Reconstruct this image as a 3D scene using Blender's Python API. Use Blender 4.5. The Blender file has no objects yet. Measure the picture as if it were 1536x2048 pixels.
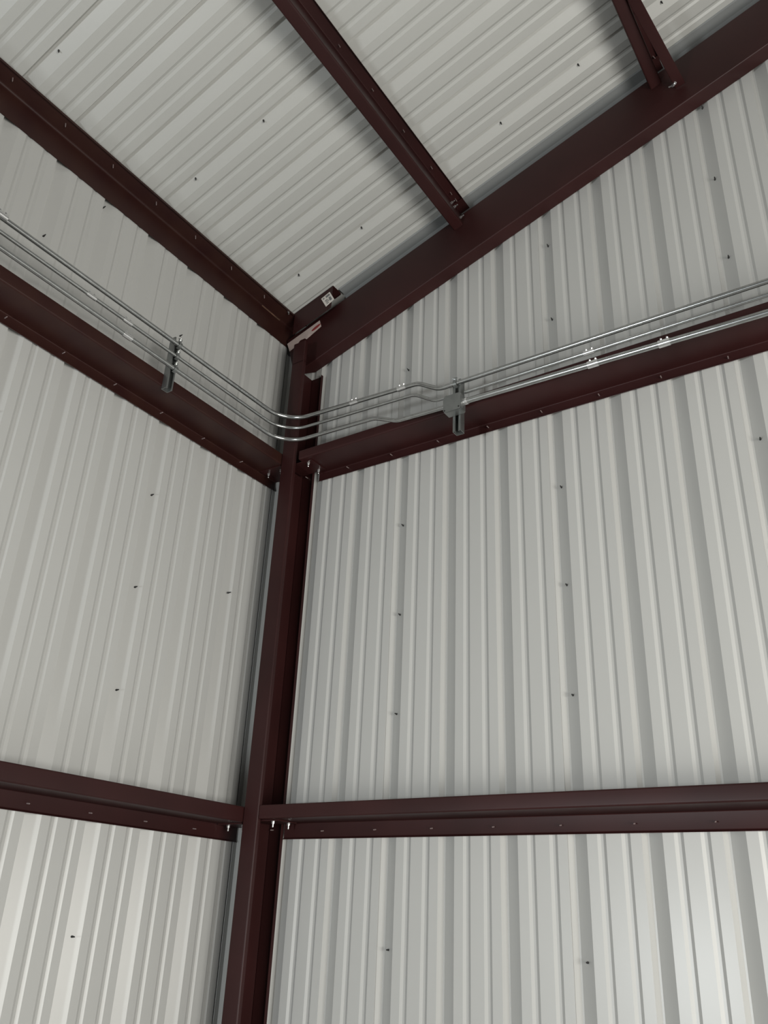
import bpy, bmesh, math, random
from mathutils import Vector, Matrix
random.seed(4)
C = bpy.context.scene.collection
SC = bpy.context.scene
F = 0.3048          # everything below is measured in feet
Z0 = 5.9            # eye height above the slab

def W(p): return Vector((p[0], p[1], p[2]+Z0))*F
# ------------------------------------------------------------------ camera
cam_d = bpy.data.cameras.new('camera')
cam_d.sensor_fit = 'VERTICAL'; cam_d.sensor_height = 36; cam_d.sensor_width = 27
cam_d.lens = 1706.434 / 2048 * 36
cam_d.clip_start = 0.05
cam = bpy.data.objects.new('camera', cam_d); C.objects.link(cam)
def _rot(r):
    r = Vector(r); return Matrix.Rotation(r.length, 3, r.normalized())
_R = _rot((-.45011, .58986, -.09349)) @ Matrix(((1, 0, 0), (0, 0, -1), (0, 1, 0)))
_M = Matrix((_R[0], -_R[1], -_R[2])).transposed().to_4x4()
_M.translation = Vector((10.637, -11.416, Z0)) * F
cam.matrix_world = _M
SC.camera = cam

# ------------------------------------------------------------------ light
w = bpy.data.worlds.new('daylight'); SC.world = w; w.use_nodes = True
bg = w.node_tree.nodes['Background']
bg.inputs[0].default_value = (.93, .97, 1, 1); bg.inputs[1].default_value = 0.06
def area(name, loc, target, sx, sy, power, col):
    l = bpy.data.lights.new(name, 'AREA'); l.shape = 'RECTANGLE'; l.size = sx*F; l.size_y = sy*F
    l.energy = power; l.color = col
    o = bpy.data.objects.new(name, l); C.objects.link(o)
    o.location = W(loc)
    d = W(target) - W(loc)
    o.rotation_euler = d.to_track_quat('-Z', 'Y').to_euler()
    return o
area('right_key', (21.5, -10, -1.2), (3, -1, 4), 11, 8, 355, (1, .98, .92))  # broad unseen key light from low right; no door is built
area('side_lamp', (2.2, -19.6, -1.1), (7, 0, 2), 1.5, 2.2, 112, (.93, .98, 1))
SC.view_settings.view_transform = 'Standard'; SC.view_settings.look = 'None'
SC.view_settings.gamma = 1; SC.view_settings.use_curve_mapping = False
SC.view_settings.exposure = 0.0

# ------------------------------------------------------------------ materials
def mat(name, col, rough=.5, metal=0., var=0., scale=3., bump=0., spec=.5, col2=None, stretch=None):
    m = bpy.data.materials.new(name); m.use_nodes = True
    nt = m.node_tree; b = nt.nodes['Principled BSDF']
    b.inputs['Roughness'].default_value = rough; b.inputs['Metallic'].default_value = metal
    b.inputs['Specular IOR Level'].default_value = spec
    b.inputs['Base Color'].default_value = (*col, 1)
    if var or bump:
        tc = nt.nodes.new('ShaderNodeTexCoord'); mp = nt.nodes.new('ShaderNodeMapping')
        nt.links.new(tc.outputs['Object'], mp.inputs[0])
        if stretch: mp.inputs['Scale'].default_value = stretch
        n = nt.nodes.new('ShaderNodeTexNoise'); n.inputs['Scale'].default_value = scale; n.inputs['Detail'].default_value = 5
        nt.links.new(mp.outputs[0], n.inputs[0])
        if var:
            r = nt.nodes.new('ShaderNodeValToRGB')
            r.color_ramp.elements[0].position = .32; r.color_ramp.elements[1].position = .72
            c2 = col2 or tuple(min(1, c*(1+var)) for c in col)
            r.color_ramp.elements[0].color = (*[c*(1-var) for c in col], 1)
            r.color_ramp.elements[1].color = (*c2, 1)
            nt.links.new(n.outputs['Fac'], r.inputs[0]); nt.links.new(r.outputs[0], b.inputs['Base Color'])
        if bump:
            bp = nt.nodes.new('ShaderNodeBump'); bp.inputs['Strength'].default_value = bump; bp.inputs['Distance'].default_value = .004
            nt.links.new(n.outputs['Fac'], bp.inputs['Height']); nt.links.new(bp.outputs[0], b.inputs['Normal'])
    return m
M_WALL = mat('white_wall_paint', (.445, .445, .432), .31, var=.015, scale=1.3, spec=.36)
M_ROOF = mat('white_roof_paint', (.44, .44, .42), .42, var=.015, scale=1.3)
M_TRIM = mat('white_trim_paint', (.43, .43, .415), .4)
M_RED = mat('red_oxide_primer', (.029, .0080, .0078), .45, var=.22, scale=2.2, bump=.05, spec=.28)
M_RUST = mat('red_primer_with_orange_scuffs', (.030, .0085, .0078), .42, var=.2, scale=6, col2=(.034, .0125, .009), spec=.28)
M_GALV = mat('galvanized_steel', (.46, .47, .465), .24, metal=.95, var=.1, scale=25)
M_GALVD = mat('dull_galvanized_steel', (.27, .28, .275), .40, metal=.85, var=.12, scale=18)
M_ZINC = mat('bright_zinc', (.8, .8, .8), .22, metal=.9)
M_SCREW = mat('dull_screw_steel', (.42, .34, .33), .4, metal=.5)
M_TIP = mat('dark_screw_tip', (.03, .03, .03), .5, metal=.3)
M_PAPER = mat('white_paper', (.62, .58, .54), .7, var=.06, scale=30)
M_PINK = mat('pale_torn_sticker', (.46, .37, .34), .7, var=.12, scale=20)
M_REDINK = mat('red_ink', (.22, .03, .03), .6)
M_INK = mat('grey_print', (.16, .16, .16), .7)
M_FLOOR = mat('concrete', (.26, .255, .245), .6, var=.1, scale=.8)
M_SCUFF = mat('worn_orange_primer', (.10, .05, .03), .5, var=.5, scale=40)
M_RAKE = mat('grey_rake_strip', (.25, .258, .258), .5, metal=.2)
M_DARK = mat('dark_slot', (.01, .01, .01), .8)

# ------------------------------------------------------------------ mesh helpers
def W(p): return Vector((p[0], p[1], p[2]+Z0))*F
def link(name, me, parent=None, origin=None):
    o = bpy.data.objects.new(name, me); C.objects.link(o)
    if parent: o.parent = parent
    if origin is not None: o.location = origin - (parent_loc(parent) if parent else Vector())
    return o
def parent_loc(p):
    v = Vector()
    while p: v += p.location; p = p.parent
    return v
def build(name, bm, m, parent=None, origin=None, smooth=None):
    """bm holds world metres; origin (feet) becomes the object's origin"""
    og = W(origin) if origin is not None else (parent_loc(parent) if parent else Vector())
    bmesh.ops.translate(bm, verts=bm.verts, vec=-og)
    bmesh.ops.recalc_face_normals(bm, faces=bm.faces)
    me = bpy.data.meshes.new(name); bm.to_mesh(me); bm.free()
    me.materials.append(m)
    if smooth:
        me.polygons.foreach_set('use_smooth', [True]*len(me.polygons))
        me.set_sharp_from_angle(angle=math.radians(smooth))
    return link(name, me, parent, og)
def tag(o, label, cat, group=None):
    o['label'] = label; o['category'] = cat
    if group: o['group'] = group
    return o
def struct(o): o['kind'] = 'structure'; return o
def empty(name, p):
    o = bpy.data.objects.new(name, None); C.objects.link(o); o.location = W(p); o.empty_display_size = .1
    return o
def rounded(pts, r, n=4):
    out = [Vector(pts[0])]
    for a, b, c in zip(pts, pts[1:], pts[2:]):
        a, b, c = Vector(a), Vector(b), Vector(c)
        u = (a-b); v = (c-b); rr = min(r, u.length*.45, v.length*.45)
        p, q = b+u.normalized()*rr, b+v.normalized()*rr
        for i in range(n+1):
            t = i/n; out.append(p*(1-t)**2 + b*2*t*(1-t) + q*t*t)
    out.append(Vector(pts[-1])); return out
def thick(pts, t):
    """closed outline of an open 2D polyline, thickened to its left by t (mitred)"""
    pts = [Vector(p) for p in pts]; off = []
    for i, p in enumerate(pts):
        ns = []
        if i: d = (p-pts[i-1]).normalized(); ns.append(Vector((-d.y, d.x)))
        if i < len(pts)-1: d = (pts[i+1]-p).normalized(); ns.append(Vector((-d.y, d.x)))
        n = sum(ns, Vector((0, 0))).normalized()
        off.append(p + n*t/max(.4, n.dot(ns[0])))
    return pts, off
def loft(bm, pts, t, f0, f1):
    a, b = thick(pts, t)
    ring = []
    for f in (f0, f1):
        ring.append(([bm.verts.new(W(f(*p))) for p in a], [bm.verts.new(W(f(*p))) for p in b]))
    (a0, b0), (a1, b1) = ring
    n = len(a)
    for i in range(n-1):
        bm.faces.new((a0[i], a0[i+1], a1[i+1], a1[i])); bm.faces.new((b0[i+1], b0[i], b1[i], b1[i+1]))
        bm.faces.new((a0[i], b0[i], b0[i+1], a0[i+1])); bm.faces.new((a1[i+1], b1[i+1], b1[i], a1[i]))
    bm.faces.new((a0[0], a1[0], b1[0], b0[0])); bm.faces.new((a0[-1], b0[-1], b1[-1], a1[-1]))
    return bm
def box(bm, lo, hi):
    vs = [bm.verts.new(W((x, y, z))) for x in (lo[0], hi[0]) for y in (lo[1], hi[1]) for z in (lo[2], hi[2])]
    for f in ((0, 1, 3, 2), (4, 6, 7, 5), (0, 4, 5, 1), (2, 3, 7, 6), (0, 2, 6, 4), (1, 5, 7, 3)):
        bm.faces.new([vs[i] for i in f])
    return bm
def plate(bm, poly, nrm, t):
    """flat plate from a world polygon (feet), extruded by t along nrm"""
    nrm = Vector(nrm)*t
    a = [bm.verts.new(W(p)) for p in poly]; b = [bm.verts.new(W(Vector(p)+nrm)) for p in poly]
    bm.faces.new(a); bm.faces.new(b[::-1])
    for i in range(len(a)):
        j = (i+1) % len(a); bm.faces.new((a[i], a[j], b[j], b[i]))
    return bm
def tube(bm, pts, r, seg=14):
    pts = [W(p) for p in pts]; r *= F; rings = []
    up = None
    for i, p in enumerate(pts):
        d = (pts[min(i+1, len(pts)-1)] - pts[max(i-1, 0)]).normalized()
        if up is None: up = d.orthogonal().normalized()
        up = (up - d*up.dot(d)).normalized(); s = d.cross(up)
        rings.append([bm.verts.new(p + (up*math.cos(2*math.pi*k/seg) + s*math.sin(2*math.pi*k/seg))*r) for k in range(seg)])
    for A, B in zip(rings, rings[1:]):
        for k in range(seg): bm.faces.new((A[k], A[(k+1) % seg], B[(k+1) % seg], B[k]))
    bm.faces.new(rings[0][::-1]); bm.faces.new(rings[-1])
    return bm
def fillet(pts, rad, n=8):
    """3D polyline with rounded corners; rad per inner point"""
    out = [Vector(pts[0])]
    for i in range(1, len(pts)-1):
        a, b, c = Vector(pts[i-1]), Vector(pts[i]), Vector(pts[i+1])
        u, v = (a-b).normalized(), (c-b).normalized()
        r = rad[i-1] if isinstance(rad, (list, tuple)) else rad
        th = u.angle(v); L = min(r/math.tan(th/2), (a-b).length*.49, (c-b).length*.49); r = L*math.tan(th/2)
        cen = b + (u+v).normalized()*(r/math.sin(th/2))
        p, q = b+u*L-cen, b+v*L-cen
        ang = p.angle(q)
        for k in range(n+1):
            t = k/n
            out.append(cen + (p*math.sin((1-t)*ang)+q*math.sin(t*ang))/math.sin(ang))
    out.append(Vector(pts[-1])); return out
# shared little meshes (local +Z is the direction they point)
def lathe_mesh(name, prof, m, seg=8):
    bm = bmesh.new(); prev = None
    for r, z in prof:
        cur = [bm.verts.new(Vector((r*math.cos(2*math.pi*k/seg), r*math.sin(2*math.pi*k/seg), z))*F) for k in range(seg)] if r > 0 else [bm.verts.new((0, 0, z*F))]
        if prev:
            for k in range(seg):
                q = [prev[k % len(prev)], prev[(k+1) % len(prev)], cur[(k+1) % len(cur)], cur[k % len(cur)]]
                u = [];  [u.append(x) for x in q if x not in u]
                bm.faces.new(u)
        elif len(cur) > 2: bm.faces.new(cur[::-1])
        prev = cur
    if len(prev) > 2: bm.faces.new(prev)
    bmesh.ops.recalc_face_normals(bm, faces=bm.faces)
    me = bpy.data.meshes.new(name); bm.to_mesh(me); bm.free(); me.materials.append(m); return me
ME_SCREW = lathe_mesh('screw', [(.0095, -.004), (.0095, .062), (.006, .078), (0, .088)], M_SCREW, 6)
ME_TIP = lathe_mesh('stitch_screw', [(.016, -.004), (.016, .02), (.012, .03), (.010, .062), (0, .085)], M_TIP, 6)
ME_BOLT = lathe_mesh('bolt', [(.030, 0), (.030, .006), (.026, .007), (.026, .034), (.013, .035), (.013, .085), (.010, .09), (0, .09)], M_ZINC, 6)
def put(me, p, d, parent, name=None):
    o = bpy.data.objects.new(name or me.name, me); C.objects.link(o)
    o.parent = parent; o.location = W(p) - parent_loc(parent)
    o.rotation_euler = Vector(d).to_track_quat('Z', 'Y').to_euler()
    return o

# ------------------------------------------------------------------ setting: slab, walls, roof
SL = .322; RC = 11.8                       # roof slope and height of the roof pans at the eave line
rz = lambda x, c=RC: c + SL*x
FL = -Z0
bm = box(bmesh.new(), (-.3, -40, FL-.4), (40, .4, FL)); struct(build('floor', bm, M_FLOOR, origin=(0, 0, FL)))

RIB = .104
def profile(n, end=None):
    """n feet of ribbed sheet starting at the lap edge of a major rib: (t, depth outward)"""
    pts = [(-.06, .013), (-.004, .013), (.042, RIB)]
    for k in range(n):
        if k: pts += [(k, 0), (k+.040, RIB)]
        pts += [(k+.066, RIB), (k+.268, 0),
                (k+.410, 0), (k+.452, .021), (k+.488, .021), (k+.530, 0),
                (k+.735, 0), (k+.777, .021), (k+.813, .021), (k+.855, 0)]
    if end is None: pts.append((n-.006, 0))
    else: pts += [(n, 0), (n+.040, RIB), (n+.066, RIB), (n+.268, 0), (end, 0)] if end > n+.3 else [(end, 0)]
    return pts
wr = struct(empty('wall_right', (0, 0, FL)))
wl = struct(empty('wall_left', (0, 0, FL)))
ce = struct(empty('ceiling', (0, 0, RC)))
def stitch(panel, locs, d):
    for p in locs: put(ME_TIP, p, d, panel)
TH = .008
zs = [13.148, 11.434, 9.737, 8.08, 6.40, 4.735, 3.06, 1.38, -.314, -2.0]
for j in range(7):
    x0 = -.126 + 3*j
    f0 = lambda t, d: (x0+t, d, FL+.02)
    f1 = lambda t, d: (x0+t, d, rz(x0+t)-.012)
    pn = build('wall_panel', loft(bmesh.new(), profile(3), TH, f0, f1), M_WALL, wr)
    if 1 <= j <= 3:
        stitch(pn, [(x0+.168, .052, z) for z in zs if z < rz(x0)-1.0 and not (7.5 < z < 8.3 or 1.1 < z < 1.6)], (.1, -1, 0))
for j in range(9):
    y0 = -.199 - 3*j
    f0 = lambda t, d: (-d, y0+t, FL+.02)
    f1 = lambda t, d: (-d, y0+t, RC-.02)
    pn = build('wall_panel', loft(bmesh.new(), profile(3) if j else [(-.06, .013), (-.004, .013), (.042, RIB), (.066, RIB), (.195, .04)], TH, f0, f1), M_WALL, wl)
    if 1 <= j <= 2:
        stitch(pn, [(-.060, y0+.155, z) for z in zs if z < 10.5 and not (7.5 < z < 8.3 or 1.1 < z < 1.6)], (1, -.1, 0))
    if j == 1:
        put(ME_TIP, (0, -1.03, 5.30), (1, 0, 0), pn); put(ME_TIP, (-RIB+.002, -5.14, 11.16), (1, 0, 0), pn)
for j in range(8):
    y0 = -1.264 - 3*(j-1) if j else -1.264
    if j == 0: y0 = -1.264; prof_ = profile(1, 1.45)
    else: y0 = -1.264 - 3*j; prof_ = profile(3)
    f0 = lambda t, d: (-.22, y0+t, rz(-.22)+d)
    f1 = lambda t, d: (20., y0+t, rz(20)+d)
    pn = build('roof_panel', loft(bmesh.new(), prof_, TH, f0, f1), M_ROOF, ce)
    if j < 3:
        stitch(pn, [(x, y0+.125, rz(x)+.076) for x in (.978, 2.555, 4.13, 5.705, 7.277, 8.844)], (SL, 0, -1))
# closing trims: unseen eave and rake strips added against light leaks; inside corner
bm = loft(bmesh.new(), [(-.24, RC-.6), (-.24, RC+.16)], .01, lambda a, b: (a, .2, b), lambda a, b: (a, -24, b))
struct(build('trim_1', bm, M_TRIM))
bm = loft(bmesh.new(), [(.16, -.5), (.16, .16)], .01, lambda a, b: (-.2, a, rz(-.2)+b), lambda a, b: (20, a, rz(20)+b))
struct(build('trim_2', bm, M_TRIM))
bm = loft(bmesh.new(), [(.012, -.19), (.012, -.10), (.20, -.10), (.20, -.02)], .008, lambda a, b: (a, b, FL+.02), lambda a, b: (a, b, 11.1))
struct(build('trim_3', bm, M_TRIM))
# grey angle-shaped strip under the last roof sheet, behind the rafter
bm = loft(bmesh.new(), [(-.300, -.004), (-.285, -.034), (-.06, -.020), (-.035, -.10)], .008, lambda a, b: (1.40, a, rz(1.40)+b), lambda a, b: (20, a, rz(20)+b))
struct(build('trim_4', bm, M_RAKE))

# ------------------------------------------------------------------ red iron frame
T = .008
# corner column: cold-formed C, open to the right
xl, xr, yi = .635, .948, -.684
zc = 10.30
near = rounded([(xr, yi+.075), (xr, yi), (xl, yi), (xl, -.012)], .022)
bm = loft(bmesh.new(), near, -T, lambda a, b: (a, b, FL), lambda a, b: (a, b, zc))
far = rounded([(xl, -.03), (xl, -.012), (xr, -.012), (xr, -.085)], .022)
loft(bm, far, -T, lambda a, b: (a, b, FL), lambda a, b: (a, b, zc))
loft(bm, rounded([(xr, yi+.075), (xr, yi), (xl, yi), (xl, -.315)], .022), -T, lambda a, b: (a, b, zc-.01), lambda a, b: (a, b, 10.80))
col = tag(build('corner_column', bm, M_RED, origin=(.79, -.35, FL), smooth=40), 'dark red steel corner column rising from bottom edge to the sloped rafter', 'column')
put(ME_SCREW, (.775, -.022, 7.92), (.1, -1, -.1), col); put(ME_SCREW, (.722, -.022, 1.34), (.1, -1, -.1), col)

# end rafter: C section against the right wall
RB, RT, RY = 10.275, 11.376, -.285
rafx = 14.
prof_r = rounded([(-.012, RB-.015+.07), (-.012, RB-.012), (RY, RB), (RY, RT), (-.03, RT), (-.03, RT-.07)], .02)
cut = lambda z: .064 + (RT-z)*.27
bm = loft(bmesh.new(), prof_r, T, lambda a, b: (cut(b) if a < -.25 else .70, a, b+SL*(cut(b) if a < -.25 else .70)),
          lambda a, b: (rafx, a, b+SL*rafx))
raf = tag(build('end_rafter', bm, M_RED, origin=(0, RY, rz(0, RB)), smooth=40), 'deep dark red sloped rafter running up the right wall under the roof', 'rafter')
# torn pale sticker and its red mark on the rafter's upper left end
yq = RY-.0095
pp = [(.075, 11.29), (.944, 11.575), (1.0, 11.395), (.62, 11.205), (.57, 11.25), (.44, 11.245), (.34, 11.13), (.17, 11.055)]
build('sticker', plate(bmesh.new(), [(x, yq, z) for x, z in pp], (0, -1, 0), .003), M_PINK, raf)['label'] = 'pale torn sticker with a red mark'
cx, cz = .86, 11.42
build('red_mark', plate(bmesh.new(), [(cx+.115*math.cos(a)+.03*math.sin(a), yq-.0035, cz+.05*math.sin(a)+.035*math.cos(a)) for a in [i*math.pi/7 for i in range(14)]], (0, -1, 0), .002), M_REDINK, raf)

# short channel on top of the rafter at the eave, with its tag
sy = -.46
bm = loft(bmesh.new(), rounded([(-.17, -.06), (-.17, -.012), (sy, -.012), (sy, -.60)], .015), T, lambda a, b: (.36, a, rz(.36)+b), lambda a, b: (1.362, a, rz(1.362)+b))
stub = tag(build('eave_channel', bm, M_RED, origin=(.36, sy, rz(.36)), smooth=40), 'short dark red channel with a white tag beside the eave beam end', 'bracket')
ly = sy-.0095
q = [(1.077, 11.975), (1.300, 12.068), (1.444, 11.808), (1.232, 11.698)]
lab = build('tag', plate(bmesh.new(), [(x, ly, z) for x, z in q], (0, -1, 0), .003), M_PAPER, stub); lab['label'] = 'white printed paper tag'
def on_label(u, v):
    a = Vector(q[0])*(1-u)+Vector(q[1])*u; b = Vector(q[3])*(1-u)+Vector(q[2])*u
    p = a*(1-v)+b*v; return (p.x, ly-.0035, p.y)
for (u0, v0, u1, v1) in ((.12, .12, .28, .25), (.45, .1, .88, .32), (.2, .45, .5, .55), (.2, .62, .6, .7), (.62, .42, .85, .82), (.2, .78, .45, .86)):
    build('print', plate(bmesh.new(), [on_label(u0, v0), on_label(u1, v0), on_label(u1, v1), on_label(u0, v1)], (0, -1, 0), .001), M_INK, lab)

# eave beam along the top of the left wall
ey1, ey0 = -.02, -16
prof_e = rounded([(.012, 11.26), (.012, rz(.012)-.012), (.338, rz(.338)-.012), (.338, rz(.338)-.07)], .05, 6)
bm = loft(bmesh.new(), prof_e, -T, lambda a, b: (a, ey1, b), lambda a, b: (a, ey0, b))
eave = tag(build('eave_beam', bm, M_RUST, origin=(0, ey1, 11.3), smooth=40), 'dark red eave beam along the top of the left wall under the roof', 'beam')
for k in range(8): put(ME_SCREW, (.215, -1.30-k*1.008, rz(.215)-.018), (.1, .1, -1), eave)
bm = loft(bmesh.new(), [(.032, rz(.012)-.058), (.050, rz(.012)-.040)], .002, lambda a, b: (a, -.58, b), lambda a, b: (a, -1.16, b))
build('scuff', bm, M_SCUFF, eave)['label'] = 'orange scuff where the primer is worn'
put(ME_BOLT, (.30, -.60, rz(.3)-.02), (.1, .0, -1), eave)

G_GIRT = 'girts on the two walls'
def zgirt(wall, name, label, zw, top, bot, dep, a0, a1, screws, bolts, clip, mtl=M_RED):
    """Z girt: inner flange up at depth dep, web level, outer flange down against the wall"""
    pr = rounded([(dep-.045, top-.012), (dep, top), (dep, zw), (.012, zw), (.012, bot+.02), (.045, bot)], .028, 5)
    pr = [Vector(p) for p in pr]
    m = (lambda t: (lambda d, z: (t, -d, z))) if wall == 'r' else (lambda t: (lambda d, z: (d, t, z)))
    bm = loft(bmesh.new(), pr, T, m(a0), m(a1))
    o = tag(build(name, bm, mtl, origin=m(a0)(0, zw), smooth=40), label, 'girt', G_GIRT)
    for t, z in screws: put(ME_SCREW, m(t)(.022, z), ((.12, -1, -.15) if wall == 'r' else (1, -.12, -.1)), o)
    # clip plate under the web joins the girt to the column
    c0, c1, d0, d1 = clip
    lo, hi = m(c0)(d0, zw-.03), m(c1)(d1, zw-.012)
    b2 = box(bmesh.new(), [min(x, y) for x, y in zip(lo, hi)], [max(x, y) for x, y in zip(lo, hi)])
    build('clip_plate', b2, M_RED, o)
    for t, d in bolts: put(ME_BOLT, m(t)(d, zw-.031), (0, 0, -1), o)
    return o
gu_r = zgirt('r', 'wall_girt', 'upper dark red girt on the right wall behind the junction box', 7.955, 8.135, 7.755, .667, 1.065, 14.,
     [(1.78+k*1.004, 7.88-.006*k) for k in range(9)], [(1.18, .51), (1.18, .19)], (.70, 1.30, .13, .58))
gl_r = zgirt('r', 'wall_girt', 'lower dark red girt on the right wall near picture bottom', 1.445, 1.645, 1.19, .667, .962, 14.,
     [(1.77+k*1.008, 1.31) for k in range(9)], [(1.12, .50), (1.18, .19)], (.70, 1.30, .13, .58))
gu_l = zgirt('l', 'wall_girt', 'upper dark red girt on the left wall under the conduit runs', 7.975, 8.20, 7.755, .618, -.13, -16.,
     [(-1.18-k*1.025, 7.93-.01*k) for k in range(7)], [(-.52, .18), (-.52, .50)], (-.16, -.66, .08, .60), M_RUST)
gl_l = zgirt('l', 'wall_girt', 'lower dark red girt on the left wall near picture bottom', 1.40, 1.63, 1.145, .618, -.13, -16.,
     [(-1.15-k*1.02, 1.26) for k in range(7)], [(-.52, .18), (-.52, .50)], (-.16, -.66, .08, .60), M_RED)

def purlin(label, xw, y0, y1, screws):
    nx, nz = .306, -.952                # into the room, square to the roof
    ux, uz = .952, .306                 # up the slope
    b = Vector((xw, rz(xw)-.010))
    P = lambda s, h: b + Vector((ux*s+nx*h, uz*s+nz*h))
    pr = rounded([P(.215, .05), P(.215, 0), P(0, 0), P(0, .667), P(-.20, .667), P(-.20, .62)], .028, 5)
    bm = loft(bmesh.new(), pr, T, lambda a, c: (a, y0, c), lambda a, c: (a, y1, c))
    ear = rounded([P(.215, .05), P(.215, .042), P(0, .042), P(0, .40)], .02, 3)
    loft(bm, ear, T, lambda a, c: (a, y0+.27, c), lambda a, c: (a, y0-.05, c))
    o = tag(build('roof_purlin', bm, M_RED, origin=(xw, y0, rz(xw)), smooth=40), label, 'purlin', 'purlins under the roof')
    for s, y in screws:
        q_ = P(s, .012); put(ME_SCREW, (q_[0], y, q_[1]), (nx+.1, .1, nz), o)
    return o, P
p1, P1 = purlin('dark red roof purlin crossing the middle of the roof with bolted end', 4.225, -.30, -16,
    [(.09, y) for y in (-5.33, -4.33, -3.35, -2.34, -1.35, -.60, -.40)])
for s, h, y in ((.016, .30, -.60), (.016, .30, -.48), (.016, .50, -.34)):
    a_ = P1(s, h); put(ME_BOLT, (a_[0], y, a_[1]), (1, -.1, .2), p1)
p2, P2 = purlin('dark red roof purlin at top right beside the diagonal brace', 8.29, -.30, -16,
    [(.14, y) for y in (-.37, -1.37)])
# flange brace from the rafter to that purlin
A = Vector((8.80, RY-.035, 13.50)); B = Vector((8.53, -2.75, 13.83))
dv = (B-A).normalized(); side = Vector((1, 0, 0)); side = (side-dv*side.dot(dv)).normalized(); upv = side.cross(dv)
if upv.z < 0: upv = -upv
off = [(-.09, .17), (-.09, 0), (.09, 0)]
bm = loft(bmesh.new(), rounded(off, .015), T, lambda a, b: tuple(A+side*a+upv*b), lambda a, b: tuple(B+side*a+upv*b))
br = tag(build('flange_brace', bm, M_RED, origin=A, smooth=40), 'diagonal dark red angle brace bolted to the rafter at top right', 'brace')
put(ME_BOLT, tuple(A+dv*.10-side*.05), (-.3, -.3, -1), br); put(ME_BOLT, tuple(A+dv*.04-side*.10+upv*.06), (-1, -.2, -.2), br)

# ------------------------------------------------------------------ electrical: conduits, struts, box
def strut(label, wall, c, lo, hi, dep):
    h = .0677; d1 = dep+.135
    pr = [(-h+.03, d1), (-h, d1), (-h, dep+.004), (h, dep+.004), (h, d1), (h-.03, d1)]
    pr = rounded([(-h+.028, d1-.03), (-h+.028, d1), (-h, d1), (-h, dep+.004), (h, dep+.004), (h, d1), (h-.028, d1), (h-.028, d1-.03)], .008, 2)
    m = (lambda z: (lambda a, d: (c+a, -d, z))) if wall == 'r' else (lambda z: (lambda a, d: (d, c+a, z)))
    bm = loft(bmesh.new(), pr, -.009 if wall == 'r' else .009, m(lo), m(hi))
    o = tag(build('strut_channel', bm, M_GALVD, origin=m(lo)(0, dep), smooth=50), label, 'bracket', 'slotted struts holding the conduits')
    z = lo+.10
    while z < hi-.05:
        e, f = m(z)(-.02, dep+.0145), m(z+.09)(.02, dep+.017)
        build('slot', box(bmesh.new(), [min(i, j) for i, j in zip(e, f)], [max(i, j) for i, j in zip(e, f)]), M_DARK, o)
        z += .167
    return o
st_r = strut('slotted galvanized strut behind the junction box on the right wall', 'r', 4.60, 7.44, 8.46, .667)
st_l = strut('slotted galvanized strut holding three conduits on the left wall', 'l', -3.70, 7.90, 8.93, .618)

cxl, cyr = .80, -.845
def conduit(label, pts, rads, r, couplings=(), group='conduits along the two walls'):
    pth = fillet(pts, rads, 10)
    o = tag(build('conduit', tube(bmesh.new(), pth, r), M_GALV, origin=pts[0], smooth=60), label, 'conduit', group)
    for p, d in couplings:
        p = Vector(p); d = Vector(d).normalized()
        bm = tube(bmesh.new(), [p-d*.085, p-d*.08, p-d*.012, p-d*.010, p+d*.010, p+d*.012, p+d*.08, p+d*.085], r*1.22, 12)
        cp = build('coupling', bm, M_ZINC, o, smooth=60)
        for s in (-.045, .045):
            put(ME_SET, p+d*s+Vector((0, 0, r*1.1)) + (Vector((r*.5, 0, 0)) if abs(d.y) > .5 else Vector((0, -r*.5, 0))), (.4, -.4, .8), cp)
    return o
ME_STRAPBOLT = lathe_mesh('strap_bolt', [(.022, 0), (.022, .02), (.011, .021), (.011, .05), (0, .052)], M_GALVD, 6)
ME_SET = lathe_mesh('set_screw', [(.016, 0), (.016, .02), (.010, .028), (0, .028)], M_ZINC, 6)
X, Yd = (1, 0, 0), (0, 1, 0)
conduit('top conduit of three, running unbroken along both walls over the junction box',
    [(cxl, -16, 8.80), (cxl, cyr, 8.765), (3.84, cyr, 8.63), (4.27, cyr, 8.362), (14, cyr, 8.33)], [.55, .42, .42], .041,
    [((cxl+.04, -7.15, 8.78), Yd), ((2.45, cyr, 8.692), X), ((3.50, cyr, 8.645), X)])
conduit('middle conduit of three on the left wall, ending at the junction box',
    [(cxl, -16, 8.58), (cxl, cyr, 8.525), (3.76, cyr, 8.42), (4.20, cyr, 8.145), (4.44, cyr, 8.135)], [.55, .40, .3], .030,
    [((cxl, -5.50, 8.54), Yd), ((cxl, -4.78, 8.537), Yd)])
conduit('lowest conduit of three on the left wall, ending at the junction box',
    [(cxl, -16, 8.36), (cxl, cyr, 8.265), (2.93, cyr, 8.195), (3.42, cyr, 7.985), (4.44, cyr-.02, 7.935)], [.55, .40, .4], .038,
    [((cxl, -4.73, 8.284), Yd)])
conduit('thin middle conduit right of the junction box above the girt', [(4.785, cyr, 8.0), (4.86, cyr, 8.13), (14, cyr, 8.105)][1:] and [(4.78, cyr, 8.125), (9, cyr, 8.12), (14, cyr, 8.105)], [5], .031,
    [((6.97, cyr, 8.121), X)])
conduit('thick lowest conduit right of the junction box against the girt', [(4.86, cyr-.03, 7.915), (9, cyr-.03, 7.81), (14, cyr-.03, 7.72)], [5], .048,
    [((7.03, cyr-.03, 7.861), X), ((8.12, cyr-.03, 7.833), X)])

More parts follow.
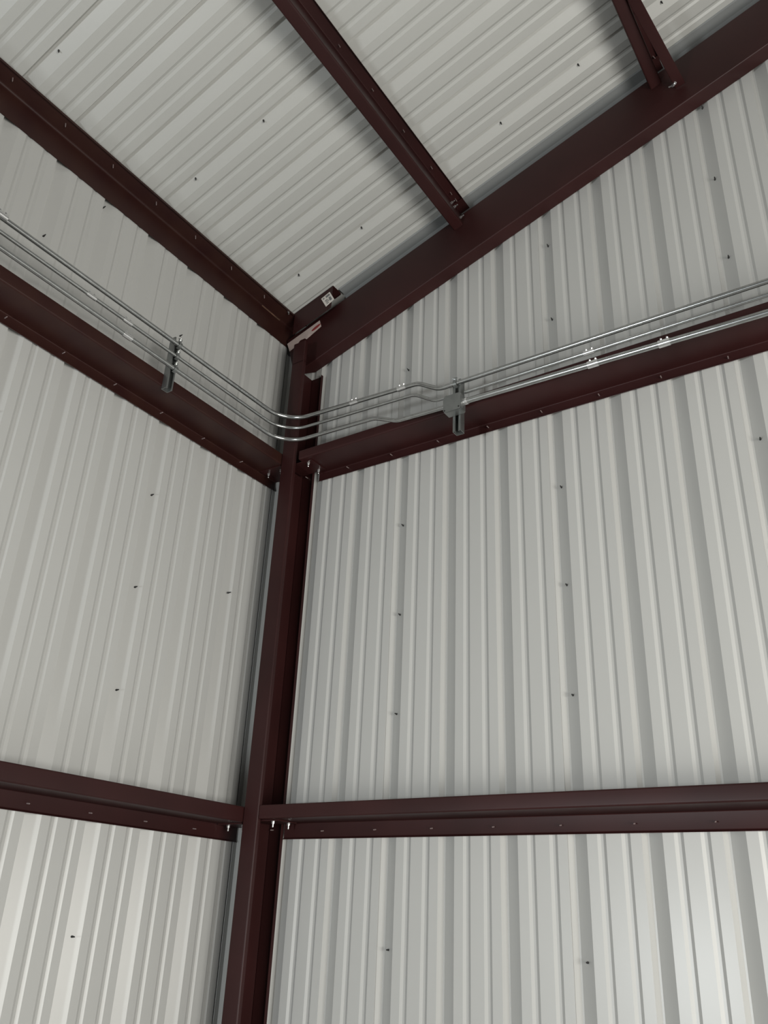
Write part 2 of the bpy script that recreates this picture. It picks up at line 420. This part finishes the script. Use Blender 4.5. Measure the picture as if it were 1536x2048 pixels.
# junction box with its flat cover
bx0, bx1, bz0, bz1, by0, by1 = 4.452, 4.775, 7.735, 8.045, -.985, -.804
bm = box(bmesh.new(), (bx0, by0, bz0), (bx1, by1, bz1))
bmesh.ops.bevel(bm, geom=bm.edges[:], offset=.012*F, segments=2, affect='EDGES')
jb = tag(build('junction_box', bm, M_GALVD, origin=(bx0, by1, bz0), smooth=40), 'square galvanized junction box mounted on the right wall strut', 'box')
g = .004; c = .035
cv = [(bx0-g+c, bz0-g), (bx1+g-c, bz0-g), (bx1+g, bz0-g+c), (bx1+g, bz1+g-c), (bx1+g-c, bz1+g), (bx0-g+c, bz1+g), (bx0-g, bz1+g-c), (bx0-g, bz0-g+c)]
cov = build('cover', plate(bmesh.new(), [(x, by0-.002, z) for x, z in cv], (0, -1, 0), .009), M_GALVD, jb)
ME_CS = lathe_mesh('cover_screw', [(.014, 0), (.014, .006), (0, .009)], M_TIP, 8)
put(ME_CS, (bx0+.025, by0-.011, bz0+.03), (0, -1, 0), cov); put(ME_CS, (bx1-.03, by0-.011, bz0+.04), (0, -1, 0), cov)
build('connector', tube(bmesh.new(), [(bx1+.003, cyr-.03, 7.917), (bx1+.03, cyr-.03, 7.916), (bx1+.032, cyr-.03, 7.916), (bx1+.083, cyr-.03, 7.915)], .062, 14), M_ZINC, jb, smooth=60)
for z_ in (7.80, 7.96):
    build('knockout', tube(bmesh.new(), [(bx1-.001, -.90, z_), (bx1+.004, -.90, z_)], .038, 12), M_GALVD, jb)

# strut straps hugging the conduits
def strap(label, wall, c, z, r):
    pts = []
    for i in range(9):
        a = -.25*math.pi + i*(1.5*math.pi/8)
        pts.append((math.sin(a-math.pi/4)*0 + (r+.006)*math.cos(a), (r+.006)*math.sin(a)))
    if wall == 'r':
        m = lambda t: (lambda a, b: (c+t, cyr-a, z+b)); bolt = (c, cyr-.01, z+r+.035)
    else:
        m = lambda t: (lambda a, b: (cxl+a, c+t, z+b)); bolt = (cxl+.01, c, z+r+.035)
    pts2 = [(-.03, r+.055)] + [((r+.008)*math.cos(t_), (r+.008)*math.sin(t_)) for t_ in [math.pi*.5-i*math.pi/8 for i in range(9)]] + [(-.03, -r-.02)]
    pts2 = [(-.005, r+.075), (.02, r+.07)] + pts2[1:]
    bm = loft(bmesh.new(), pts2, .006, m(-.033), m(.033))
    o = tag(build('conduit_strap', bm, M_GALVD, origin=(bolt[0], bolt[1], z), smooth=40), label, 'strap', 'straps clamping the conduits')
    put(ME_STRAPBOLT, (bolt[0], bolt[1], z+r+.045), (.5, -.2, .9) if wall == 'l' else (-.9, -.4, .3), o)
    return o
strap('strap on the top conduit above the junction box', 'r', 4.60, 8.352, .041)
strap('uppermost strap on the left wall strut', 'l', -3.70, 8.772, .041)
strap('middle strap on the left wall strut', 'l', -3.70, 8.535, .030)
strap('lowest strap on the left wall strut', 'l', -3.70, 8.283, .038)
